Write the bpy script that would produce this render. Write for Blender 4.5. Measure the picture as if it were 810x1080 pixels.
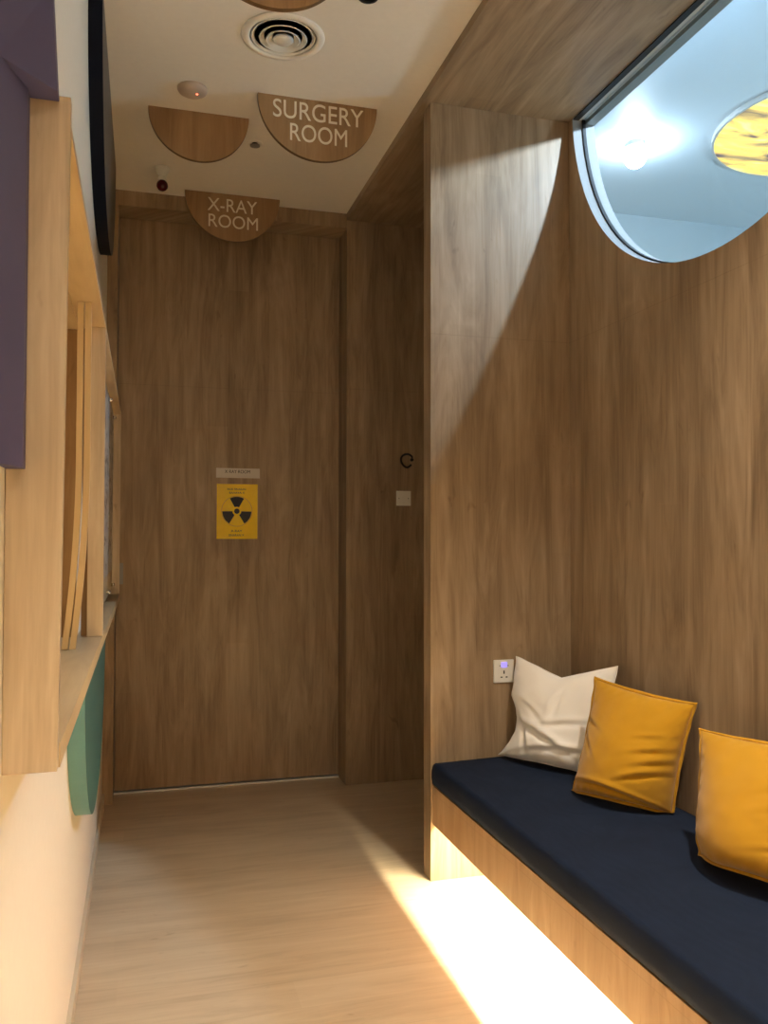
import bpy, bmesh, math, random
from mathutils import Vector, Matrix, noise
random.seed(7)
PI = math.pi
S = bpy.context.scene
for o in list(bpy.data.objects):
    bpy.data.objects.remove(o)
C = S.collection

# ------------------------------------------------------------------ camera
EYE = Vector((0, 0, 1.33))
r = Vector((0.96200294, -0.27303605, 0.001287)); u = Vector((-0.00872604, -0.02603305, 0.999623)); f = Vector((0.27289961, 0.9616515, 0.02742639))
cam = bpy.data.cameras.new('camera'); co = bpy.data.objects.new('camera', cam); C.objects.link(co)
M = Matrix.Identity(4)
for i in range(3):
    M[i][0] = r[i]; M[i][1] = u[i]; M[i][2] = -f[i]; M[i][3] = EYE[i]
co.matrix_world = M
cam.sensor_fit = 'VERTICAL'; cam.sensor_height = 24; cam.lens = 897.5 / 1080 * 24
cam.clip_start = 0.02
S.camera = co

# ------------------------------------------------------------------ world, exposure, room lights
w = bpy.data.worlds.new('world'); S.world = w; w.use_nodes = True
w.node_tree.nodes['Background'].inputs[0].default_value = (1, .82, .62, 1)
w.node_tree.nodes['Background'].inputs[1].default_value = 0.03
S.view_settings.view_transform = 'Standard'; S.view_settings.look = 'None'
S.view_settings.exposure = 0.42; S.view_settings.gamma = 1; S.view_settings.use_curve_mapping = False
WARM = (1.0, .89, .73); COOL = (.68, .87, 1.0)

def spot(name, loc, power, col=WARM, size=2.2, blend=.6, rad=.04, tgt=None):
    l = bpy.data.lights.new(name, 'SPOT'); l.energy = power; l.color = col; l.spot_size = size; l.spot_blend = blend; l.shadow_soft_size = rad
    o = bpy.data.objects.new(name, l); C.objects.link(o); o.location = loc
    if tgt: o.rotation_euler = (Vector(tgt) - Vector(loc)).to_track_quat('-Z', 'Y').to_euler()
    return o
def point(name, loc, power, col, rad):
    l = bpy.data.lights.new(name, 'POINT'); l.energy = power; l.color = col; l.shadow_soft_size = rad
    o = bpy.data.objects.new(name, l); C.objects.link(o); o.location = loc; return o
def area(name, loc, sx, sy, power, col, rot=(0, 0, 0)):
    l = bpy.data.lights.new(name, 'AREA'); l.shape = 'RECTANGLE'; l.size = sx; l.size_y = sy; l.energy = power; l.color = col
    o = bpy.data.objects.new(name, l); C.objects.link(o); o.location = loc; o.rotation_euler = rot; return o

spot('downlight_lamp', (.66, 1.62, 3.05), 24, WARM, 1.05, .5, tgt=(.80, 1.74, 0))
spot('downlight_lamp', (.40, .10, 3.05), 175, WARM, 1.42, 1.0, .12, tgt=(.40, .0, 0))
spot('downlight_lamp', (1.34, 1.25, 3.02), 165, WARM, 1.62, .8, .06, tgt=(1.46, 1.62, 0))
area('rear_fill_light', (.5, -1.6, 3.0), 1.6, .8, 18, WARM)  # added fill behind the camera, stands for no known fixture
spot('room_lamp_light', (2.28, 2.38, 3.22), 120, (.64, .80, 1.0), 1.9, .3, .03, tgt=(1.35, 3.13, 2.3))
point('room_fill_light', (3.9, 2.0, 2.2), 105, COOL, .15)
area('led_strip_light', (1.20, .95, .325), .02, 4.2, 100, (1, .89, .60))
point('counter_warm_light', (-.75, 1.7, 1.25), 6, (1, .66, .28), .06)  # unseen warm light added behind the counter opening for the frame's gold underside

# ------------------------------------------------------------------ node materials
def mat(name):
    m = bpy.data.materials.new(name); m.use_nodes = True
    nt = m.node_tree; b = nt.nodes['Principled BSDF']
    return m, nt, b
def srgb(c):
    return tuple(((x / 255) / 12.92 if x / 255 <= .04045 else ((x / 255 + .055) / 1.055) ** 2.4) for x in c) + (1,)
def plain(name, c, rough=.5, metal=0, emit=None, es=0, nz=.03, nscale=40):
    m, nt, b = mat(name)
    base = srgb(c)
    tc = nt.nodes.new('ShaderNodeTexCoord'); n = nt.nodes.new('ShaderNodeTexNoise'); n.inputs['Scale'].default_value = nscale; n.inputs['Detail'].default_value = 3
    nt.links.new(tc.outputs['Object'], n.inputs['Vector'])
    mx = nt.nodes.new('ShaderNodeMixRGB'); mx.inputs[1].default_value = tuple(x * (1 - nz) for x in base[:3]) + (1,); mx.inputs[2].default_value = tuple(min(1, x * (1 + nz)) for x in base[:3]) + (1,)
    nt.links.new(n.outputs['Fac'], mx.inputs[0]); nt.links.new(mx.outputs[0], b.inputs['Base Color'])
    b.inputs['Roughness'].default_value = rough; b.inputs['Metallic'].default_value = metal
    if emit:
        b.inputs['Emission Color'].default_value = srgb(emit); b.inputs['Emission Strength'].default_value = es
    return m
def math_(nt, op, a, b=None):
    n = nt.nodes.new('ShaderNodeMath'); n.operation = op
    for i, v in enumerate((a, b)):
        if v is None: continue
        if isinstance(v, (int, float)): n.inputs[i].default_value = v
        else: nt.links.new(v, n.inputs[i])
    return n.outputs[0]
def wood(name, dark, mid, light, grain='Z', across='XY', strip=.11, length=1.9, rough=.45, seam=None, contrast=1.0, spec=.4, joint=False):
    """oak laminate: strips with their own tone, long fibres, pores and flecks"""
    m, nt, b = mat(name); L = nt.links
    g = nt.nodes.new('ShaderNodeNewGeometry'); sx = nt.nodes.new('ShaderNodeSeparateXYZ'); L.new(g.outputs['Position'], sx.inputs[0])
    A = {'X': sx.outputs[0], 'Y': sx.outputs[1], 'Z': sx.outputs[2]}
    gz = A[grain]
    if len(across) == 2: uu = math_(nt, 'ADD', A[across[0]], math_(nt, 'MULTIPLY', A[across[1]], 1.0))
    else: uu = A[across]
    third = [k for k in 'XYZ' if k != grain and k not in across]
    th = A[third[0]] if third else 0.0
    # wobble of the strip borders
    sid = math_(nt, 'FLOOR', math_(nt, 'DIVIDE', uu, strip))
    wn = nt.nodes.new('ShaderNodeTexWhiteNoise'); wn.noise_dimensions = '1D'; L.new(sid, wn.inputs['W'])
    blk = math_(nt, 'FLOOR', math_(nt, 'ADD', math_(nt, 'DIVIDE', gz, length), math_(nt, 'MULTIPLY', wn.outputs['Value'], 3.7)))
    cv = nt.nodes.new('ShaderNodeCombineXYZ'); L.new(sid, cv.inputs[0]); L.new(blk, cv.inputs[1])
    w2 = nt.nodes.new('ShaderNodeTexWhiteNoise'); w2.noise_dimensions = '3D'; L.new(cv.outputs[0], w2.inputs['Vector'])
    def stretched(su, sg, off, detail=4, dist=0.0, roughn=.6):
        c = nt.nodes.new('ShaderNodeCombineXYZ')
        L.new(math_(nt, 'MULTIPLY', uu, su), c.inputs[0]); L.new(math_(nt, 'MULTIPLY', gz, sg), c.inputs[1])
        L.new(math_(nt, 'ADD', math_(nt, 'MULTIPLY', wn.outputs['Value'], .25), off), c.inputs[2])
        n = nt.nodes.new('ShaderNodeTexNoise'); n.inputs['Scale'].default_value = 1; n.inputs['Detail'].default_value = detail
        n.inputs['Distortion'].default_value = dist; n.inputs['Roughness'].default_value = roughn
        L.new(c.outputs[0], n.inputs['Vector']); return n.outputs['Fac']
    broad = stretched(11, 1.3, 0, 4, 1.6)
    fine = stretched(150, 3.0, 5, 4, .2)
    mid_ = stretched(38, 2.2, 11, 5, .8)
    knot = stretched(16, 5.0, 23, 2, 1.5, .5)
    t = math_(nt, 'MULTIPLY', math_(nt, 'SUBTRACT', w2.outputs['Value'], .5), .14 * contrast)
    t = math_(nt, 'ADD', t, math_(nt, 'MULTIPLY', math_(nt, 'SUBTRACT', broad, .5), 1.15 * contrast))
    t = math_(nt, 'ADD', t, math_(nt, 'MULTIPLY', math_(nt, 'SUBTRACT', mid_, .5), .45 * contrast))
    t = math_(nt, 'ADD', t, math_(nt, 'MULTIPLY', math_(nt, 'SUBTRACT', fine, .5), .28 * contrast))
    blot = stretched(4.5, 1.4, 31, 3, 1.0)
    t = math_(nt, 'ADD', t, math_(nt, 'MULTIPLY', math_(nt, 'SUBTRACT', blot, .5), .6 * contrast))
    t = math_(nt, 'ADD', t, .5)
    kn = math_(nt, 'MULTIPLY', math_(nt, 'MAXIMUM', math_(nt, 'SUBTRACT', knot, .68), 0), 2.2)
    t = math_(nt, 'SUBTRACT', t, kn)
    cr = nt.nodes.new('ShaderNodeValToRGB'); L.new(t, cr.inputs[0])
    e = cr.color_ramp; e.elements[0].position = .12; e.elements[0].color = srgb(dark); e.elements[1].position = .88; e.elements[1].color = srgb(light)
    k = e.elements.new(.5); k.color = srgb(mid)
    out = cr.outputs[0]
    if seam:   # thin dark joint lines: list of (axis, position)
        tot = None
        for ax, pos in seam:
            d = math_(nt, 'LESS_THAN', math_(nt, 'ABSOLUTE', math_(nt, 'SUBTRACT', A[ax], pos)), .0012)
            tot = d if tot is None else math_(nt, 'MAXIMUM', tot, d)
        mx = nt.nodes.new('ShaderNodeMixRGB'); L.new(math_(nt, 'MULTIPLY', tot, .35), mx.inputs[0]); L.new(out, mx.inputs[1]); mx.inputs[2].default_value = srgb(dark)
        out = mx.outputs[0]
    if joint:
        fr = math_(nt, 'FRACT', math_(nt, 'DIVIDE', uu, strip))
        d = math_(nt, 'LESS_THAN', fr, .012)
        mx = nt.nodes.new('ShaderNodeMixRGB'); L.new(math_(nt, 'MULTIPLY', d, .3), mx.inputs[0]); L.new(out, mx.inputs[1]); mx.inputs[2].default_value = srgb(dark)
        out = mx.outputs[0]
    L.new(out, b.inputs['Base Color'])
    b.inputs['Roughness'].default_value = rough; b.inputs['Specular IOR Level'].default_value = spec
    bp = nt.nodes.new('ShaderNodeBump'); bp.inputs['Strength'].default_value = .12; bp.inputs['Distance'].default_value = .001
    L.new(fine, bp.inputs['Height']); L.new(bp.outputs[0], b.inputs['Normal'])
    return m
OAK = ((120, 99, 76), (153, 130, 102), (179, 156, 128))
m_wall = wood('oak_laminate_wall', *OAK, seam=[('Z', 2.12)])
m_soffit = wood('oak_laminate_soffit', *OAK, grain='Y', across='X')
m_bench = wood('oak_laminate_bench', (158, 126, 90), (186, 152, 114), (206, 174, 136), strip=.12, length=.9, contrast=.7, seam=[('Z', .338)])
m_frame = wood('pale_oak_frame', (178, 156, 128), (208, 188, 160), (232, 216, 192), rough=.35, contrast=.9, strip=.3)
m_sill = wood('pale_oak_sill', (178, 150, 112), (204, 178, 138), (222, 198, 160), grain='Y', across='X', rough=.35, contrast=.6, strip=.3)
m_ply = wood('pale_plywood_edge', (196, 168, 122), (214, 188, 144), (228, 204, 164), grain='Z', rough=.5, contrast=.5, strip=.3)
m_sign = wood('oak_sign_board', (120, 92, 60), (156, 124, 88), (180, 148, 110), contrast=.7)
m_signedge = wood('oak_sign_edge', (88, 64, 36), (112, 84, 50), (130, 100, 64), contrast=.5)
m_floor = wood('oak_vinyl_floor', (170, 148, 120), (202, 182, 154), (220, 203, 178), grain='X', across='Y', strip=.15, length=1.1, rough=.28, contrast=.62, joint=True, spec=.5)
m_white = plain('white_paint', (236, 230, 218), .6)
m_ceil = plain('ceiling_paint', (246, 240, 228), .75)
m_room = plain('pale_blue_white_paint', (206, 220, 230), .5)
m_roomwall = plain('pale_grey_blue_wall', (176, 190, 198), .6)
m_base = plain('cream_skirting', (206, 192, 168), .5)
m_plastic = plain('white_plastic', (232, 230, 222), .35, nz=.01)
m_grey = plain('grey_metal', (150, 150, 146), .4, .6)
m_alu = plain('brushed_aluminium', (222, 222, 220), .35, .5)
m_chrome = plain('chrome', (230, 230, 228), .15, 1)
m_black = plain('black_rubber', (20, 20, 22), .5)
m_dark = plain('dark_cavity', (16, 14, 12), .9)
m_cav = plain('grey_duct', (200, 190, 170), .8)
m_navy = plain('navy_panel_edge', (12, 17, 30), .6)
m_navy.node_tree.nodes['Principled BSDF'].inputs['Specular IOR Level'].default_value = .1
m_navyf = plain('grey_navy_panel_face', (92, 86, 80), .5)
m_teal = plain('teal_panel', (100, 150, 150), .5)
m_tealf = plain('dark_teal_panel_face', (62, 106, 102), .5)
m_purple = plain('plum_panel', (80, 78, 122), .55)
m_text = plain('white_letters', (238, 230, 212), .5)
m_ink = plain('black_ink', (24, 20, 18), .5)
m_paper = plain('white_plate', (200, 192, 180), .3)
m_yel = plain('yellow_poster', (244, 206, 16), .22, nz=.06, nscale=25)
m_ring = plain('poster_ring', (196, 150, 20), .3)
m_red = plain('dark_red_glass', (84, 8, 14), .2)
m_reveal = plain('white_reveal_edge', (140, 140, 138), .4)
m_int = plain('warm_interior_paint', (66, 50, 34), .7)
m_ledred = plain('red_indicator', (255, 90, 60), .4, emit=(255, 110, 80), es=3)
m_ledblue = plain('blue_indicator', (150, 140, 250), .4, emit=(150, 140, 255), es=.7)
m_led = plain('led_diffuser', (255, 240, 200), .4, emit=(255, 226, 160), es=6)
m_globe = plain('lit_globe', (255, 255, 255), .4, emit=(225, 240, 255), es=85)
m_downled = plain('downlight_lens', (255, 250, 235), .4, emit=(255, 225, 180), es=8)

def fabric(name, c, c2, scale, bump=.25, rough=.9, sheen=.3):
    m, nt, b = mat(name); L = nt.links
    tc = nt.nodes.new('ShaderNodeTexCoord')
    n1 = nt.nodes.new('ShaderNodeTexNoise'); n1.inputs['Scale'].default_value = 9; n1.inputs['Detail'].default_value = 6; L.new(tc.outputs['Object'], n1.inputs['Vector'])
    w1 = nt.nodes.new('ShaderNodeTexWave'); w1.inputs['Scale'].default_value = scale; w1.bands_direction = 'X'; w1.inputs['Distortion'].default_value = 1; L.new(tc.outputs['Object'], w1.inputs['Vector'])
    w2 = nt.nodes.new('ShaderNodeTexWave'); w2.inputs['Scale'].default_value = scale; w2.bands_direction = 'Z'; w2.inputs['Distortion'].default_value = 1; L.new(tc.outputs['Object'], w2.inputs['Vector'])
    h = math_(nt, 'ADD', w1.outputs['Fac'], w2.outputs['Fac'])
    mx = nt.nodes.new('ShaderNodeMixRGB'); mx.inputs[1].default_value = srgb(c2); mx.inputs[2].default_value = srgb(c)
    L.new(math_(nt, 'ADD', math_(nt, 'MULTIPLY', n1.outputs['Fac'], .8), math_(nt, 'MULTIPLY', h, .15)), mx.inputs[0]); L.new(mx.outputs[0], b.inputs['Base Color'])
    bp = nt.nodes.new('ShaderNodeBump'); bp.inputs['Strength'].default_value = bump; bp.inputs['Distance'].default_value = .0008; L.new(h, bp.inputs['Height']); L.new(bp.outputs[0], b.inputs['Normal'])
    b.inputs['Roughness'].default_value = rough; b.inputs['Sheen Weight'].default_value = sheen; b.inputs['Specular IOR Level'].default_value = .2
    return m
m_seat = fabric('navy_woven_fabric', (30, 42, 64), (19, 28, 46), 260, sheen=0)
m_must = fabric('mustard_cotton', (200, 148, 30), (184, 132, 22), 300, .15)
m_cream = fabric('cream_cotton', (252, 248, 242), (246, 240, 232), 300, .15)

# glass pane
m_glass, nt, b = mat('clear_glass'); nt.nodes.remove(b)
tr = nt.nodes.new('ShaderNodeBsdfTransparent'); tr.inputs[0].default_value = (.93, .97, .98, 1); gl = nt.nodes.new('ShaderNodeBsdfGlossy'); gl.inputs['Roughness'].default_value = .02
lw = nt.nodes.new('ShaderNodeLayerWeight'); lw.inputs[0].default_value = .5; pw_ = math_(nt, 'MULTIPLY', math_(nt, 'POWER', lw.outputs['Facing'], 4.0), .35); fr = nt.nodes.new('ShaderNodeMath'); fr.inputs[1].default_value = .02; nt.links.new(pw_, fr.inputs[0]); mx = nt.nodes.new('ShaderNodeMixShader')
nt.links.new(fr.outputs[0], mx.inputs[0]); nt.links.new(tr.outputs[0], mx.inputs[1]); nt.links.new(gl.outputs[0], mx.inputs[2]); nt.links.new(mx.outputs[0], nt.nodes['Material Output'].inputs[0])

# backlit golden picture on the round light box
m_art, nt, b = mat('golden_lightbox_print'); L = nt.links
g = nt.nodes.new('ShaderNodeNewGeometry')
mp = nt.nodes.new('ShaderNodeMapping'); mp.inputs['Rotation'].default_value = (0, 0, .9); mp.inputs['Scale'].default_value = (1.6, 4.2, 1); L.new(g.outputs['Position'], mp.inputs[0])
n1 = nt.nodes.new('ShaderNodeTexNoise'); n1.inputs['Scale'].default_value = 2.2; n1.inputs['Detail'].default_value = 8; n1.inputs['Distortion'].default_value = .9; L.new(mp.outputs[0], n1.inputs['Vector'])
cr = nt.nodes.new('ShaderNodeValToRGB'); L.new(n1.outputs['Fac'], cr.inputs[0]); e = cr.color_ramp
e.elements[0].position = .36; e.elements[0].color = srgb((96, 82, 84)); e.elements[1].position = .70; e.elements[1].color = srgb((255, 244, 150))
k = e.elements.new(.46); k.color = srgb((196, 164, 96)); k = e.elements.new(.58); k.color = srgb((248, 218, 104))
L.new(cr.outputs[0], b.inputs['Base Color']); L.new(cr.outputs[0], b.inputs['Emission Color']); b.inputs['Emission Strength'].default_value = 1.0

# pages pinned behind the clear board
m_page, nt, b = mat('printed_pages'); L = nt.links
g = nt.nodes.new('ShaderNodeNewGeometry')
mp = nt.nodes.new('ShaderNodeMapping'); mp.inputs['Scale'].default_value = (1, 3.0, 9); L.new(g.outputs['Position'], mp.inputs[0])
n1 = nt.nodes.new('ShaderNodeTexNoise'); n1.inputs['Scale'].default_value = 1.5; n1.inputs['Detail'].default_value = 3; n1.inputs['Distortion'].default_value = 1.5; L.new(mp.outputs[0], n1.inputs['Vector'])
cr = nt.nodes.new('ShaderNodeValToRGB'); L.new(n1.outputs['Fac'], cr.inputs[0]); e = cr.color_ramp
e.elements[0].position = .36; e.elements[0].color = srgb((70, 60, 56)); e.elements[1].position = .46; e.elements[1].color = srgb((190, 184, 176))
L.new(cr.outputs[0], b.inputs['Base Color']); b.inputs['Roughness'].default_value = .3

# ------------------------------------------------------------------ mesh helpers
def obj(name, bm, m, parent=None, smooth=False, bevel=0, kind=None):
    me = bpy.data.meshes.new(name)
    bmesh.ops.recalc_face_normals(bm, faces=bm.faces)
    bm.to_mesh(me); bm.free()
    for x in (m if isinstance(m, (list, tuple)) else [m]): me.materials.append(x)
    if smooth:
        for p in me.polygons: p.use_smooth = True
    o = bpy.data.objects.new(name, me); C.objects.link(o)
    if parent:
        o.parent = parent; o.matrix_parent_inverse = Matrix.Translation(parent.location).inverted()
    if bevel:
        md = o.modifiers.new('bevel', 'BEVEL'); md.width = bevel; md.segments = 2; md.limit_method = 'ANGLE'
    if kind: o['kind'] = kind
    return o
def struct(name, bm, m, parent=None, **k):
    return obj(name, bm, m, parent, kind=None if parent else 'structure', **k)
def tag(o, label, cat, group=None):
    o['label'] = label; o['category'] = cat
    if group: o['group'] = group
    return o
def thing(name, label, cat, loc, group=None):
    o = bpy.data.objects.new(name, None); o.empty_display_size = .05; o.location = loc; C.objects.link(o)
    return tag(o, label, cat, group)
def box(bm, x0, x1, y0, y1, z0, z1):
    v = [bm.verts.new(p) for p in ((x0, y0, z0), (x1, y0, z0), (x1, y1, z0), (x0, y1, z0), (x0, y0, z1), (x1, y0, z1), (x1, y1, z1), (x0, y1, z1))]
    for q in ((3, 2, 1, 0), (4, 5, 6, 7), (0, 1, 5, 4), (1, 2, 6, 5), (2, 3, 7, 6), (3, 0, 4, 7)): bm.faces.new([v[i] for i in q])
    return bm
def B(*a):
    bm = bmesh.new()
    if isinstance(a[0], (tuple, list)):
        for q in a: box(bm, *q)
    else: box(bm, *a)
    return bm
def prism(pts, axis, a, b2, bm=None):
    """outline pts (2-D) extruded from a to b2 along axis; pts are (X,Z) for Y, (Y,Z) for X, (X,Y) for Z"""
    bm = bm or bmesh.new()
    def P(p, t): return {'X': (t, p[0], p[1]), 'Y': (p[0], t, p[1]), 'Z': (p[0], p[1], t)}[axis]
    va = [bm.verts.new(P(p, a)) for p in pts]; vb = [bm.verts.new(P(p, b2)) for p in pts]
    bm.faces.new(va); bm.faces.new(list(reversed(vb)))
    n = len(pts)
    for i in range(n): bm.faces.new([va[i], vb[i], vb[(i + 1) % n], va[(i + 1) % n]])
    return bm
def lathe(prof, c, n=48, bm=None, axis='Z', closed=False):
    """prof = [(radius, height)] turned about the axis through c"""
    bm = bm or bmesh.new(); rings = []
    for rr, z in prof:
        ring = []
        for i in range(n):
            a = 2 * PI * i / n; q = (rr * math.cos(a), rr * math.sin(a))
            p = {'Z': (q[0], q[1], z), 'Y': (q[0], z, q[1]), 'X': (z, q[0], q[1])}[axis]
            ring.append(bm.verts.new((c[0] + p[0], c[1] + p[1], c[2] + p[2])))
        rings.append(ring)
    for k in range(len(rings) - 1):
        for i in range(n): bm.faces.new([rings[k][i], rings[k][(i + 1) % n], rings[k + 1][(i + 1) % n], rings[k + 1][i]])
    if closed:
        for i in range(n): bm.faces.new([rings[-1][i], rings[-1][(i + 1) % n], rings[0][(i + 1) % n], rings[0][i]])
    else:
        for rg in (rings[0], rings[-1]):
            try: bm.faces.new(rg)
            except Exception: pass
    return bm
def tube(pts, rad, n=8, bm=None, cap=True):
    bm = bm or bmesh.new(); rings = []
    for i, p in enumerate(pts):
        p = Vector(p); a = Vector(pts[max(0, i - 1)]); b2 = Vector(pts[min(len(pts) - 1, i + 1)]); t = (b2 - a).normalized()
        s = t.orthogonal().normalized() if i == 0 else (s - t * s.dot(t)).normalized()
        q = t.cross(s)
        rings.append([bm.verts.new(p + rad * (math.cos(2 * PI * k / n) * s + math.sin(2 * PI * k / n) * q)) for k in range(n)])
    for k in range(len(rings) - 1):
        for i in range(n): bm.faces.new([rings[k][i], rings[k][(i + 1) % n], rings[k + 1][(i + 1) % n], rings[k + 1][i]])
    if cap: bm.faces.new(rings[0]); bm.faces.new(list(reversed(rings[-1])))
    return bm
def text(s, x, z, width, height, y, m, parent, name='lettering', depth=.002, spacing=1.0):
    cu = bpy.data.curves.new('t', 'FONT'); cu.body = s; cu.extrude = .02; cu.space_character = spacing; cu.resolution_u = 6
    t = bpy.data.objects.new('t', cu); C.objects.link(t)
    bpy.context.view_layer.update()
    me = bpy.data.meshes.new_from_object(t.evaluated_get(bpy.context.evaluated_depsgraph_get()))
    bpy.data.objects.remove(t)
    xs = [v.co.x for v in me.vertices]; ys = [v.co.y for v in me.vertices]; zs = [v.co.z for v in me.vertices]
    x0, x1, y0, y1, z0, z1 = min(xs), max(xs), min(ys), max(ys), min(zs), max(zs)
    for v in me.vertices:
        a, b2, c = v.co
        v.co = (x + ((a - x0) / (x1 - x0) - .5) * width, y - depth * (c - z0) / (z1 - z0), z + ((b2 - y0) / (y1 - y0) - .5) * height)
    me.materials.clear(); me.materials.append(m)
    o = bpy.data.objects.new(name, me); C.objects.link(o); o.parent = parent; o.matrix_parent_inverse = Matrix.Translation(parent.location).inverted()
    return o

# ------------------------------------------------------------------ room dimensions (metres)
XL, XC, XR, XB = -.181, 1.049, 1.078, 1.680
YN, YB, YD, YR = 3.134, 4.448, 4.622, -2.4
H, HS = 3.071, 3.037

# floor
struct('floor', B(-2.4, 5.6, YR - .1, 4.9, -.08, 0), m_floor)
# ceiling with a round hole for the air diffuser
VX, VY, VR = .458, 2.912, .118
bm = bmesh.new(); x0, x1, y0, y1 = XL - .05, XC, YR, YB
angs = sorted([2 * PI * i / 64 for i in range(64)] + [math.atan2(y - VY, x - VX) % (2 * PI) for x in (x0, x1) for y in (y0, y1)])
inn, outr = [], []
for a in angs:
    c, s = math.cos(a), math.sin(a)
    t = min(((x1 if c > 0 else x0) - VX) / c if abs(c) > 1e-9 else 1e9, ((y1 if s > 0 else y0) - VY) / s if abs(s) > 1e-9 else 1e9)
    inn.append(bm.verts.new((VX + VR * c, VY + VR * s, H))); outr.append(bm.verts.new((VX + t * c, VY + t * s, H)))
for i in range(len(angs)):
    j = (i + 1) % len(angs); bm.faces.new([inn[i], inn[j], outr[j], outr[i]])
ex = bmesh.ops.extrude_face_region(bm, geom=list(bm.faces)); bmesh.ops.translate(bm, vec=(0, 0, .06), verts=[v for v in ex['geom'] if isinstance(v, bmesh.types.BMVert)])
struct('ceiling', bm, m_ceil)
# timber soffit over bench niche and side alcove, 3 cm lower
struct('trim_1', B(XC, XB + .001, YR, YB, HS, H + .06), m_soffit)

# left wall with the counter opening
FY0, FY1, FZ0, FZ1 = 1.255, 4.44, 1.005, 1.945          # outside of the timber frame
struct('wall_left', B((XL - .12, XL, YR, FY0 + .02, 0, H), (XL - .12, XL, FY0 + .02, YB, 0, FZ0 + .02), (XL - .12, XL, FY0 + .02, YB, FZ1 - .01, H), (XL - .12, XL, 2.601, YB, FZ0 + .02, FZ1 - .01)), m_white)
struct('baseboard_left', B(XL, XL + .012, YR, YB - .001, 0, .055), m_base)
# reception room behind the opening
struct('wall_reception', B((-2.3, -2.2, .3, 3.6, 0, H), (-2.2, XL - .12, .2, .3, 0, H), (-2.2, XL - .12, 3.5, 3.6, 0, H), (-2.3, XL - .12, .2, 3.6, H, H + .05)), m_int)
# back wall around the recessed door
struct('wall_back', B((XC + .003, XB + .1, YB, YD + .12, 0, H), (XL - .12, XC + .003, YB, YD + .12, 2.993, H + .05), (XL - .12, -.131, YB, YD + .12, 0, 2.993)), m_wall)
# door panel, recessed
d = struct('door_1', B(-.128, XC + .001, YD, YD + .04, .014, 2.991), m_wall)
hd = B((-.116, -.094, YD - .004, YD, 1.075, 1.185)); h_ = obj('door_handle', hd, m_grey, d); h_['label'] = 'slim recessed metal pull'
struct('trim_2', B(-.131, XC + .003, YD - .012, YD + .05, 0, .008), m_alu)
# alcove side
struct('wall_alcove', B(XB, XB + .1, YN + .06, YB, 0, H), m_wall)
# partition between niche and alcove
struct('wall_partition', B(XR, XB, YN, YN + .085, 0, HS), m_wall, bevel=.001)
# niche back wall with the round cut-out
CY, CZ, CR = 2.21, 3.1, .893
a0 = math.asin((CZ - HS) / CR)
arc = [(CY - CR * math.cos(t), CZ - CR * math.sin(t)) for t in [a0 + (PI - 2 * a0) * i / 72 for i in range(73)]]
TH = .10
pts = [(YR, 0), (YN + .06, 0), (YN + .06, HS)] + list(reversed(arc)) + [(YR, HS)]
bm = prism(pts, 'X', XB, XB + TH)
for fc in bm.faces:
    fc.material_index = 0
bm.normal_update()
for fc in bm.faces:
    cc = fc.calc_center_median()
    if len(fc.verts) == 4 and abs(math.hypot(cc.y - CY, cc.z - CZ) - CR) < .01 and abs(fc.normal.x) < .1: fc.material_index = 1
struct('wall_right', bm, [m_wall, m_reveal])
struct('trim_3', B(XB + .002, XB + TH, YR, 4.75, HS, 3.42), m_room)
# round window: gasket, channel, glass
win = struct('window_1', prism(arc, 'X', XB + .045, XB + .053), m_glass)
bm = bmesh.new(); n = len(arc)
def ringpts(rr): return [(CY - rr * math.cos(t), CZ - rr * math.sin(t)) for t in [a0 + (PI - 2 * a0) * i / 72 for i in range(73)]]
A_, B_ = ringpts(CR), ringpts(CR - .006)
va = [[bm.verts.new((x, p[0], p[1])) for p in q] for q in (A_, B_) for x in (XB + .042, XB + .056)]
for i in range(n - 1):
    for s_, t_ in ((0, 1), (1, 3), (3, 2), (2, 0)): bm.faces.new([va[s_][i], va[s_][i + 1], va[t_][i + 1], va[t_][i]])
g_ = struct('gasket', bm, m_black, win)
ya, yb = CY - CR * math.cos(a0) + .004, CY + CR * math.cos(a0) - .004
struct('top_gasket', B(XB + .002, XB + .026, ya, yb, HS - .006, HS), m_black, win)
struct('top_channel', B(XB + .058, XB + TH - .002, ya, yb, HS - .018, HS), m_grey, win)

# bright room beyond the window
H2 = 3.38
struct('wall_beyond', B((XB + TH, 5.6, 4.75, 4.85, 0, H2), (5.5, 5.6, YR, 4.75, 0, H2), (XB + TH, 5.5, YR - .1, YR, 0, H2)), m_roomwall)
struct('ceiling_beyond', B(XB + TH, 5.6, YR, 4.85, H2, H2 + .05), m_room)
struct('wall_front', B(XL - .12, XB + .1, YR - .1, YR, 0, H + .05), m_white)

# ------------------------------------------------------------------ room beyond: lights
t = thing('round_light_box', 'round backlit golden picture panel on the bright ceiling beyond the round window', 'light panel', (3.29, 3.42, H2))
obj('rim', lathe([(.562, 0), (.562, -.026), (.550, -.026), (.550, 0)], (3.29, 3.42, H2 - .001), 72), m_alu, t)
obj('printed_face', lathe([(.550, -.022), (.550, -.018)], (3.29, 3.42, H2 - .001), 72), m_art, t)
t = thing('globe_ceiling_lamp', 'glaring white ceiling lamp seen through the round window', 'lamp', (2.46, 3.87, H2))
obj('mount', lathe([(.05, -.001), (.05, -.024), (.0, -.024)], (2.46, 3.87, H2), 32), m_plastic, t, smooth=False)
gp = [(.055 * math.sin(a), -.075 - .055 * math.cos(a)) for a in [PI * (.04 + .9 * i / 14) for i in range(15)]]
t2 = obj('globe', lathe(gp, (2.46, 3.87, H2), 32), m_globe, t, smooth=True)

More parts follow.
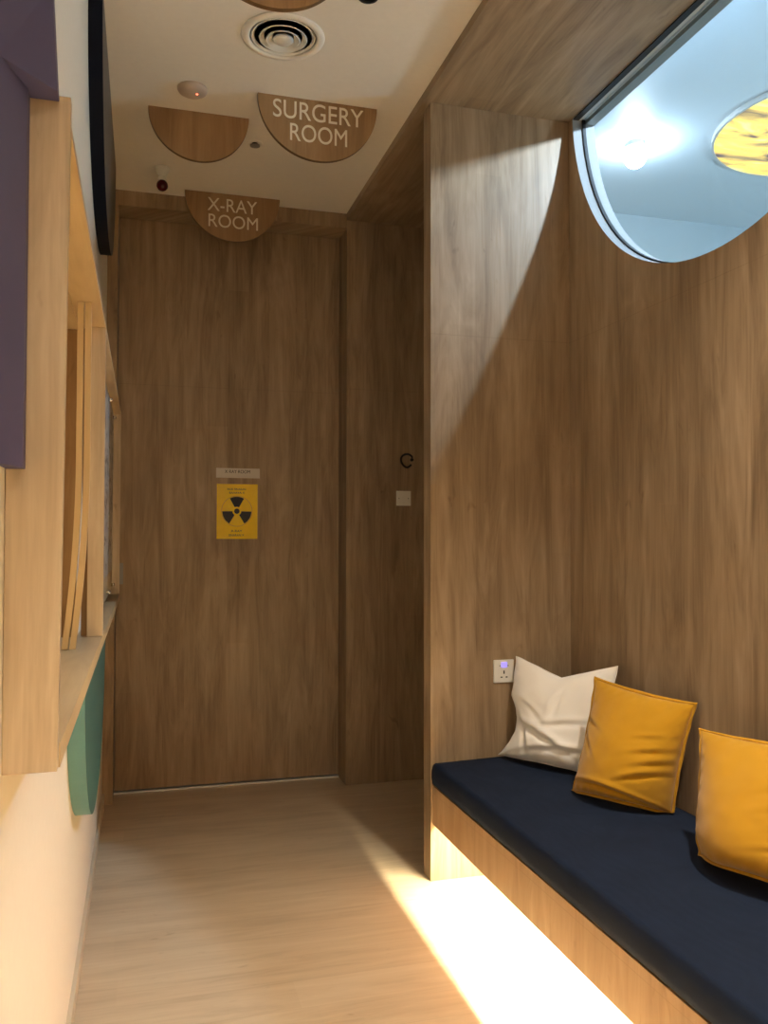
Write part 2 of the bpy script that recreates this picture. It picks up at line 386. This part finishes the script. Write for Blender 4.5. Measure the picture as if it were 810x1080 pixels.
# ------------------------------------------------------------------ bench niche
BX, BY0 = 1.086, -1.2
t = thing('built_in_bench', 'oak laminate bench built into the niche, floating over a glowing floor recess', 'bench', (1.4, 1, .217))
obj('front_board', B(BX, BX + .02, BY0, YN, .217, .365), m_bench, t, bevel=.001)
obj('seat_board', B(BX + .02, XB - .004, BY0, YN, .345, .365), m_bench, t)
obj('kick_board', B(1.42, 1.44, BY0, YN, .0, .345), m_bench, t)
st = obj('light_strip', B(1.185, 1.215, BY0 + .1, YN - .02, .337, .345), m_alu, t)
obj('diffuser', B(1.190, 1.210, BY0 + .1, YN - .02, .331, .337), m_led, st)

# seat cushion: long soft box
def seat_cushion():
    bm = bmesh.new(); nx, ny = 16, 120; x0, x1, y0, y1, z0, z1 = BX - .006, XB - .003, BY0, YN - .002, .366, .459
    rd = .016
    prof = []   # cross-section (x,z), front edge rounded
    prof.append((x0 + .012, z0)); prof.append((x0 + .003, z0 + .008))
    prof.append((x0, z0 + .03)); prof.append((x0 + .001, z1 - rd - .014)); 
    for k in range(1, 7):
        a = PI / 2 * k / 6; prof.append((x0 + .004 + rd - rd * math.cos(a), z1 - rd * 1.2 + rd * 1.2 * math.sin(a) - .003))
    for k in range(1, nx): 
        q = k / nx; prof.append((x0 + rd + (x1 - x0 - rd) * q, z1 - .003 + .006 * math.sin(PI * q)))
    prof.append((x1, z1 - .01)); prof.append((x1, z0))
    rows = []
    for j in range(ny + 1):
        y = y0 + (y1 - y0) * j / ny; row = []
        e = max(0, 1 - (y1 - y) / .03)        # rounding at the far end
        for (x, z) in prof:
            dz = .0035 * noise.noise(Vector((x * 5, y * 3, z * 9))) + .0015 * noise.noise(Vector((x * 16, y * 12, z * 9)))
            zz = z + (dz if z > z0 + .02 else 0)
            if z > z0 + .04: zz -= .006 * e * e
            row.append(bm.verts.new((x + (dz * .6 if x < x0 + .05 else 0), y, zz)))
        rows.append(row)
    for j in range(ny):
        for i in range(len(prof) - 1): bm.faces.new([rows[j][i], rows[j][i + 1], rows[j + 1][i + 1], rows[j + 1][i]])
        bm.faces.new([rows[j][-1], rows[j][0], rows[j + 1][0], rows[j + 1][-1]])
    bm.faces.new(rows[0]); bm.faces.new(list(reversed(rows[-1])))
    return bm
o = obj('seat_cushion', seat_cushion(), m_seat, smooth=True)
tag(o, 'long dark navy fabric seat pad lying on the wooden bench', 'cushion')

# ------------------------------------------------------------------ scatter cushions
def pillow(name, label, m, BL, BR, TL, TR, thick, seed, folds, ear=1.0, group=None, pinch=.035, topdip=0.0, botsag=.0, flange=.010, earl=0.0, botout=0.0, blr=0.0):
    BL, BR, TL, TR = map(Vector, (BL, BR, TL, TR))
    nrm = (BR - BL).cross(TL - BL).normalized()
    if nrm.x > 0: nrm = -nrm
    c = (BL + BR + TL + TR) / 4
    base = Vector((c.x, c.y, min(BL.z, BR.z)))
    root = thing(name, label, 'pillow', base, group)
    N = 56
    U = (BR - BL).normalized(); Vv = (TL - BL).normalized()
    def mid(a, b2):         # a,b2 in 0..1
        s, q = a * 2 - 1, b2 * 2 - 1
        p = BL.lerp(BR, a).lerp(TL.lerp(TR, a), b2)
        # sides draw in between the pointed corners
        p = p - U * (s * pinch * (1 - q * q)) - Vv * (q * pinch * (1 - s * s))
        gq = math.exp(-(a * a + b2 * b2) / .02)
        p = p + (U + Vv) * (blr * gq)
        p = p + nrm * (botout * (1 - s * s) * (1 - b2) ** 2)
        p = p + U * (earl * math.sin(PI * min(1, b2 / .62)) ** 1.0 * (1 - a) ** 2)
        if q > 0: p = p - Vv * (topdip * (1 - abs(s)) ** 1.3 * q ** 2)
        return p
    def height(a, b2):
        s, q = a * 2 - 1, b2 * 2 - 1
        e = max(0, (1 - s ** 2)) ** .5 * max(0, (1 - q ** 2)) ** .5
        low = 1 + botsag * (-q)
        return e * low
    def surf(a, b2, side):
        s, q = a * 2 - 1, b2 * 2 - 1
        e = height(a, b2); p = mid(a, b2)
        wr = .005 * noise.noise(Vector((a * 3.1 + seed, b2 * 3.1, side * 2))) + .0025 * noise.noise(Vector((a * 8 + seed, b2 * 8, side)))
        if side > 0:
            for (ax, bx, ang, ln, wd, amp) in folds:     # a crease: ridge then valley
                dx, dy = a - ax, b2 - bx; ca, sa = math.cos(ang), math.sin(ang)
                l_ = dx * ca + dy * sa; t_ = -dx * sa + dy * ca + .25 * l_ * l_
                wr += amp * math.exp(-(l_ / ln) ** 2) * (-math.exp(-(t_ / wd) ** 2) + .7 * math.exp(-((t_ - wd * 1.5) / wd) ** 2))
        edge = min(1, e * 3)
        # radial puckers close to the seams
        pk = .0016 * math.sin(60 * a + seed) * (1 - q * q < .25) + .0016 * math.sin(52 * b2 + seed) * (1 - s * s < .25)
        p = p + nrm * side * (thick * e * (1 if side > 0 else .55) + (wr + pk) * edge)
        p.z = max(p.z, .4665)
        return p
    bm = bmesh.new(); g = {}
    for side in (1, -1):
        for i in range(N + 1):
            for j in range(N + 1):
                bd = i in (0, N) or j in (0, N)
                if bd and side == -1: g[(i, j, side)] = g[(i, j, 1)]; continue
                # cosine spacing gives more rows at the seams
                a = .5 - .5 * math.cos(PI * i / N); b2 = .5 - .5 * math.cos(PI * j / N)
                a = .5 * a + .5 * i / N; b2 = .5 * b2 + .5 * j / N
                g[(i, j, side)] = bm.verts.new(surf(a, b2, side))
        for i in range(N):
            for j in range(N):
                q = [g[(i, j, side)], g[(i + 1, j, side)], g[(i + 1, j + 1, side)], g[(i, j + 1, side)]]
                bm.faces.new(q if side == 1 else list(reversed(q)))
    cover = obj('cover', bm, m, root, smooth=True)
    # flat stitched flange all the way round
    loop = [(i / N, 0) for i in range(N)] + [(1, i / N) for i in range(N)] + [(1 - i / N, 1) for i in range(N)] + [(0, 1 - i / N) for i in range(N)]
    bm = bmesh.new(); K = len(loop); ri = []
    for k, (a, b2) in enumerate(loop):
        a_ = .5 * (.5 - .5 * math.cos(PI * a)) + .5 * a; b_ = .5 * (.5 - .5 * math.cos(PI * b2)) + .5 * b2
        p = mid(a_, b_); d = (p - c); d = (d - nrm * d.dot(nrm)).normalized()
        wv = .0025 * math.sin(k * .55 + seed)
        P0 = p - d * .003; P1 = p + d * flange + nrm * wv
        for P in (P0, P1): P.z = max(P.z, .4668)
        ri.append([bm.verts.new(P0 + nrm * .0022), bm.verts.new(P1 + nrm * .0016), bm.verts.new(P1 - nrm * .0016), bm.verts.new(P0 - nrm * .0022)])
    for k in range(K):
        for e in range(4): bm.faces.new([ri[k][e], ri[k][(e + 1) % 4], ri[(k + 1) % K][(e + 1) % 4], ri[(k + 1) % K][e]])
    obj('seam_flange', bm, m, root, smooth=True)
    return root

pillow('throw_pillow', 'cream white cotton pillow leaning in the far corner of the bench niche', m_cream,
       (1.345, 3.115, .466), (1.60, 2.72, .462), (1.425, 3.10, .852), (1.625, 2.69, .866), .066, 3.1,
       [(.42, .28, -.35, .30, .035, .020), (.62, .17, .12, .30, .03, .014), (.22, .25, -1.0, .2, .03, .013), (.55, .62, 1.35, .14, .035, .012), (.62, .42, .2, .25, .03, .009), (.3, .5, -.6, .15, .03, .006)],
       pinch=.016, topdip=.050, botsag=.35, flange=.004, earl=.050, blr=.008, botout=.03)
pillow('throw_pillow', 'mustard yellow pillow overlapping the white one on the navy bench pad', m_must,
       (1.415, 2.625, .466), (1.60, 2.335, .463), (1.505, 2.63, .838), (1.650, 2.285, .808), .088, 8.4,
       [(.80, .50, .25, .16, .02, .010), (.85, .40, .3, .16, .02, .009), (.78, .27, .35, .18, .022, .012), (.10, .62, -.3, .14, .02, .008), (.12, .45, -.7, .14, .02, .008), (.5, .09, -.1, .5, .025, .016), (.75, .62, .2, .12, .02, .006)],
       pinch=.012, botsag=.30, flange=.010, botout=.075)
pillow('throw_pillow', 'mustard yellow pillow nearest the camera, cut by the photo edge', m_must,
       (1.425, 1.985, .466), (1.60, 1.60, .463), (1.520, 2.080, .782), (1.660, 1.70, .800), .090, 15.7,
       [(.75, .66, .3, .15, .02, .008), (.8, .5, .2, .18, .02, .009), (.85, .38, .25, .16, .02, .009), (.78, .22, .2, .2, .02, .008)],
       pinch=.010, botsag=.35, flange=.008, botout=.09, blr=.018)

# ------------------------------------------------------------------ socket, switch, hook
t = thing('wall_socket', 'white square power socket on the niche side wall beside the cream pillow', 'socket', (1.381, YN, .75))
obj('plate', B(1.338, 1.424, YN - .010, YN, .748, .838), m_plastic, t, bevel=.003)
for x in (1.364, 1.398): obj('screw', lathe([(.003, -.0105), (.003, -.009)], (x, YN, .815), 12, axis='Y'), m_grey, t)
obj('indicator_light', B(1.369, 1.394, YN - .0115, YN - .009, .808, .829), m_ledblue, t)
obj('pin_slots', B((1.3785, 1.3835, YN - .0106, YN - .009, .783, .796), (1.366, 1.374, YN - .0106, YN - .009, .768, .7725), (1.388, 1.396, YN - .0106, YN - .009, .768, .7725)), m_dark, t)
t = thing('blank_plate', 'small white square blank plate on the dark alcove wall below the black hook', 'wall plate', (1.372, YB, 1.494))
obj('plate', B(1.331, 1.413, YB - .008, YB, 1.492, 1.573), m_plastic, t, bevel=.002)
for x in (1.345, 1.399): obj('screw', lathe([(.003, -.0085), (.003, -.007)], (x, YB, 1.532), 12, axis='Y'), m_grey, t)
t = thing('cable_loop', 'black cable curled into an open ring above the white blank plate', 'cable', (1.385, YB, 1.71))
pts = [(1.388 + .033 * math.cos(a), YB - .012 - .010 * math.sin(a * 2), 1.738 + .036 * math.sin(a)) for a in [math.radians(28 + 300 * i / 30) for i in range(31)]]
obj('cable', tube(pts, .0055, 10), m_black, t, smooth=True)
obj('wall_grommet', lathe([(.008, -.012), (.010, 0)], (1.42, YB, 1.745), 16, axis='Y'), m_black, t)

# ------------------------------------------------------------------ hanging half-round signs
def half_disc(cx, R, y, zt, n=48):
    return [(cx - R * math.cos(PI * i / n), zt - R * math.sin(PI * i / n)) for i in range(n + 1)]
def hang_sign(cx, R, y, label, th=.018, drop=0):
    t = thing('hanging_sign', label, 'sign', (cx, y, H - R))
    zt = H - .0005 + drop
    bm = prism(half_disc(cx, R, y, zt), 'Y', y, y + th)
    bm.normal_update()
    for fc in bm.faces: fc.material_index = 0 if abs(fc.normal.y) > .9 else 1
    obj('board', bm, [m_sign, m_signedge], t)
    return t
t = hang_sign(.664, .243, 3.31, 'half-round wooden ceiling sign with white letters reading SURGERY ROOM')
text('SURGERY', .6655, 3.020, .368, .072, 3.31, m_text, t)
text('ROOM', .666, 2.932, .232, .070, 3.31, m_text, t)
t = hang_sign(.431, .240, 4.355, 'half-round wooden sign reading X-RAY ROOM hanging before the far door')
text('X-RAY', .4285, 3.012, .250, .066, 4.355, m_text, t)
text('ROOM', .4335, 2.929, .250, .066, 4.355, m_text, t)
hang_sign(.2105, .203, 3.533, 'half-round wooden ceiling sign without writing, beside the round smoke detector')
hang_sign(.345, .235, 2.385, 'half-round wooden sign cut off by the top of the photo, above the air diffuser')

# ------------------------------------------------------------------ ceiling fittings
t = thing('air_diffuser', 'round white ceiling air diffuser of concentric rings', 'air vent', (VX, VY, H))
obj('trim_ring', lathe([(.145, 0), (.143, -.004), (.122, -.009), (.116, -.004), (.116, .004), (.13, 0)], (VX, VY, H - .0005), 64), m_ceil, t, smooth=True)
obj('duct_collar', lathe([(.1175, 0), (.1175, .10), (.115, .10), (.115, 0)], (VX, VY, H), 64, closed=True), m_plastic, t, smooth=False)
obj('duct_cap', lathe([(.117, .098), (.117, .102)], (VX, VY, H), 64), m_cav, t)
for r0, r1, z0, z1 in ((.112, .082, .000, .013), (.084, .058, -.005, .008), (.060, .036, -.010, .002)):
    obj('ring_blade', lathe([(r0, z0 - .004), (r1, z1), (r1 - .003, z1), (r0 - .003, z0 - .006)], (VX, VY, H), 64, closed=True), m_plastic, t, smooth=False)
obj('centre_disc', lathe([(.037, -.012), (.030, -.018), (.012, -.020), (.001, -.020)], (VX, VY, H), 48), m_plastic, t, smooth=True)
bm = bmesh.new()
box(bm, VX - .112, VX + .112, VY - .004, VY + .004, H + .022, H + .034); box(bm, VX - .004, VX + .004, VY - .112, VY + .112, H + .022, H + .034)
obj('cross_bracket', bm, m_plastic, t)

t = thing('smoke_detector', 'flat round white smoke detector with a red light on the ceiling', 'smoke detector', (.173, 3.352, H))
obj('housing', lathe([(.058, 0), (.058, -.006), (.054, -.014), (.040, -.022), (.001, -.024)], (.173, 3.352, H - .0005), 48), plain('detector_plastic', (196, 176, 158), .5), t, smooth=True)
obj('indicator_light', lathe([(.005, -.020), (.004, -.026), (.0005, -.027)], (.190, 3.345, H), 12), m_ledred, t)

t = thing('sprinkler_cap', 'tiny round sprinkler cover on the ceiling between the two half-round signs', 'sprinkler', (.466, 3.75, H))
obj('escutcheon', lathe([(.036, 0), (.034, -.004), (.022, -.005), (.022, 0)], (.466, 3.75, H - .0005), 32), m_ceil, t)
obj('stem', lathe([(.012, 0), (.012, -.012)], (.466, 3.75, H), 16), m_dark, t)
obj('cover_disc', lathe([(.022, -.010), (.022, -.013), (.001, -.014)], (.466, 3.75, H), 32), m_grey, t)

t = thing('warning_lamp', 'small dark red warning lamp on a white base hanging from the ceiling', 'lamp', (.076, 4.12, H))
c = (.076, 4.12, H)
obj('base', lathe([(.034, -.0005), (.034, -.008), (.030, -.022), (.022, -.036), (.018, -.044)], c, 32), m_plastic, t, smooth=True)
obj('collar', lathe([(.014, -.044), (.014, -.050), (.020, -.051), (.020, -.064)], c, 32), m_plastic, t)
obj('lens', lathe([(.014, -.062)] + [(.0265 * math.sin(a), -.087 + .0265 * math.cos(a)) for a in [.55 + (PI - .6) * i / 12 for i in range(13)]], c, 32), m_red, t, smooth=True)

t = thing('ceiling_fitting', 'small dark round ceiling fitting just showing at the top edge of the photo', 'ceiling fitting', (.686, 2.612, H))
obj('rim', lathe([(.034, 0), (.033, -.006), (.024, -.008), (.022, 0)], (.686, 2.612, H - .0005), 40, closed=True), m_black, t)
obj('lens', lathe([(.022, -.003), (.001, -.003)], (.686, 2.612, H), 32), m_dark, t)

# ------------------------------------------------------------------ door notices
t = thing('radiation_poster', 'yellow poster with a black radiation trefoil taped on the door', 'poster', (.489, YD, 1.31))
yp = YD - .002
obj('sheet', B(.381, .599, yp, YD - .0002, 1.310, 1.605), m_yel, t)
bm = lathe([(.083, -.0012), (.083, 0), (.080, 0), (.080, -.0012)], (.488, yp, 1.459), 64, axis='Y', closed=True); obj('circle_outline', bm, m_ring, t)
bm = bmesh.new()
for k in range(3):
    a0_ = PI / 2 + k * 2 * PI / 3 - PI / 6.2; a1_ = PI / 2 + k * 2 * PI / 3 + PI / 6.2
    q = [(.488 + .024 * math.cos(a), 1.459 + .024 * math.sin(a)) for a in (a0_, (a0_ + a1_) / 2, a1_)] + [(.488 + .078 * math.cos(a), 1.459 + .078 * math.sin(a)) for a in [a1_ + (a0_ - a1_) * i / 10 for i in range(11)]]
    prism(q, 'Y', yp - .0012, yp, bm)
lathe([(.0145, -.0012), (.0145, 0)], (.488, yp, 1.459), 32, bm, axis='Y')
obj('trefoil', bm, m_ink, t)
text('BILIK SINARAN', .486, 1.577, .098, .011, yp, m_ink, t, depth=.001)
text('BAHAYA X', .488, 1.558, .082, .011, yp, m_ink, t, depth=.001)
text('X-RAY', .486, 1.352, .060, .012, yp, m_ink, t, depth=.001)
text('SINARAN X', .486, 1.330, .082, .012, yp, m_ink, t, depth=.001)
t = thing('door_plate', 'narrow pale plate reading X-RAY ROOM above the yellow poster', 'sign', (.493, YD, 1.636))
obj('plate', B(.377, .610, YD - .004, YD - .0002, 1.638, 1.690), m_paper, t, bevel=.001)
text('X RAY ROOM', .490, 1.672, .135, .018, YD - .004, m_ink, t, depth=.001)

# ------------------------------------------------------------------ left wall: shaped panels
def wall_panel(name, label, pts, th, m_edge, m_face, cat='wall panel'):
    bm = prism(pts, 'X', XL + .0005, XL + th); bm.normal_update()
    for fc in bm.faces: fc.material_index = 1 if fc.normal.x > .9 or (abs(fc.normal.x) > .9 and fc.calc_center_median().x > XL + th / 2) else 0
    return tag(obj(name, bm, [m_edge, m_face]), label, cat)
def ell(cy, cz, ry, rz, a, b2, n=60, pw=2.0):
    out = []
    for i in range(n + 1):
        t_ = a + (b2 - a) * i / n; c_, s_ = math.cos(t_), math.sin(t_)
        out.append((cy + ry * math.copysign(abs(c_) ** (2 / pw), c_), cz + rz * math.copysign(abs(s_) ** (2 / pw), s_)))
    return out
wall_panel('wall_panel', 'thick dark navy half-round panel on the left wall just under the ceiling', ell(3.50, H - .001, .69, .59, PI, 2 * PI, pw=2.15), .045, m_navy, m_navyf)
wall_panel('wall_panel', 'teal half-round panel on the left wall below the wooden sill', ell(2.90, 1.0, .62, .525, PI, 2 * PI, pw=2.1), .045, m_teal, m_tealf)
t = thing('plum_wall_panel', 'large plum purple stepped panel at the left edge of the photo', 'wall panel', (XL, 1.24, 1.42))
obj('lower_panel', prism([(XL + .0005, 1.14), (XL + .026, 1.225), (XL + .026, 1.254), (XL + .0005, 1.254)], 'Z', 1.420, 1.935), m_purple, t, bevel=.001)
bm = bmesh.new(); lv = [(1.9355, .064), (2.08, .056), (2.6, .030), (3.05, .004)]; rr = []
for z, wd in lv: rr.append([bm.verts.new(p) for p in ((XL + .0005, 1.15, z), (XL + wd, 1.225, z), (XL + wd, 1.254, z), (XL + .0005, 1.254, z))])
for k in range(3):
    for e in range(4): bm.faces.new([rr[k][e], rr[k][(e + 1) % 4], rr[k + 1][(e + 1) % 4], rr[k + 1][e]])
bm.faces.new(rr[0]); bm.faces.new(rr[-1])
obj('upper_panel', bm, m_purple, t, bevel=.001)

# ------------------------------------------------------------------ counter window frame on the left wall
XO = -.108; XI = XL - .15
t = thing('counter_window_frame', 'thick pale oak box frame of the counter window on the left wall', 'window frame', (XL, 2.8, FZ0))
obj('near_side_board', prism([(XL + .0005, FZ0), (XO - .002, FZ0), (XO + .006, FZ1), (XL + .0005, FZ1)], 'Y', FY0, FY0 + .022), m_frame, t, bevel=.001)
obj('near_reveal', B(XI, XL - .001, FY0 + .021, FY0 + .04, FZ0 + .03, FZ1 - .02), m_frame, t)
obj('sill', B(XL + .0005, XO, FY0 + .0225, FY1 - .02, FZ0, FZ0 + .034), m_sill, t, bevel=.001)
obj('inner_sill', B(XI, XL, FY0 + .041, 2.59, FZ0 + .021, FZ0 + .033), m_sill, t)
obj('top_board', B(XL + .0005, XO, FY0 + .0225, FY1 - .02, FZ1 - .015, FZ1), m_sill, t)
obj('inner_top_board', B(XI, XL, FY0 + .041, 2.59, FZ1 - .022, FZ1 - .011), m_sill, t)
obj('far_side_board', B(XL + .0005, XO, FY1 - .0195, FY1, FZ0, FZ1), m_frame, t)
obj('middle_post', B(-.150, XO + .001, 2.572, 2.605, FZ0 + .035, FZ1 - .016), m_frame, t)
obj('far_reveal', B(XI, XL - .001, 2.592, 2.60, FZ0 + .033, FZ1 - .022), m_sign, t)
obj('back_stop', B(-.168, -.151, 2.60, 2.604, FZ0 + .035, FZ1 - .016), m_sign, t)
def rib(xa, wd):
    bm = bmesh.new(); rows = []
    for i in range(33):
        q = i / 32; z = FZ0 + .035 + (FZ1 - .016 - FZ0 - .035) * q
        dx = -.030 * max(0, 1 - q / .55) ** 2.0
        x = xa + dx; y = 2.30
        rows.append([bm.verts.new(p) for p in ((x, y, z), (x + wd, y, z), (x + wd, y + .018, z), (x, y + .018, z))])
    for i in range(32):
        for e in range(4): bm.faces.new([rows[i][e], rows[i][(e + 1) % 4], rows[i + 1][(e + 1) % 4], rows[i + 1][e]])
    bm.faces.new(rows[0]); bm.faces.new(list(reversed(rows[-1])))
    return bm
t = thing('sliding_screen', 'pair of thin pale bowed wooden strips standing upright on the counter sill', 'window screen', (-.16, 2.31, FZ0 + .035))
obj('strip', rib(-.165, .0150), m_ply, t)
obj('strip', rib(-.1462, .0150), m_ply, t)

# clear notice board with pages beyond the post
t = thing('notice_board', 'clear notice board with printed pages at the far end of the counter frame', 'notice board', (-.15, 3.3, 1.06))
obj('pages', B(-.1455, -.1445, 2.80, 4.22, 1.16, 1.93), m_page, t)
obj('board', B(-.150, -.146, 2.74, 4.32, 1.060, 1.925), m_sill, t)
for y in (3.55, 4.12):
    for z in (1.09, 1.90): obj('standoff_screw', lathe([(.008, -.146), (.008, -.130), (.005, -.128), (.0005, -.128)], (0, y, z), 16, axis='X'), m_chrome, t, smooth=True)
t.location = (-.148, 3.5, 1.06)
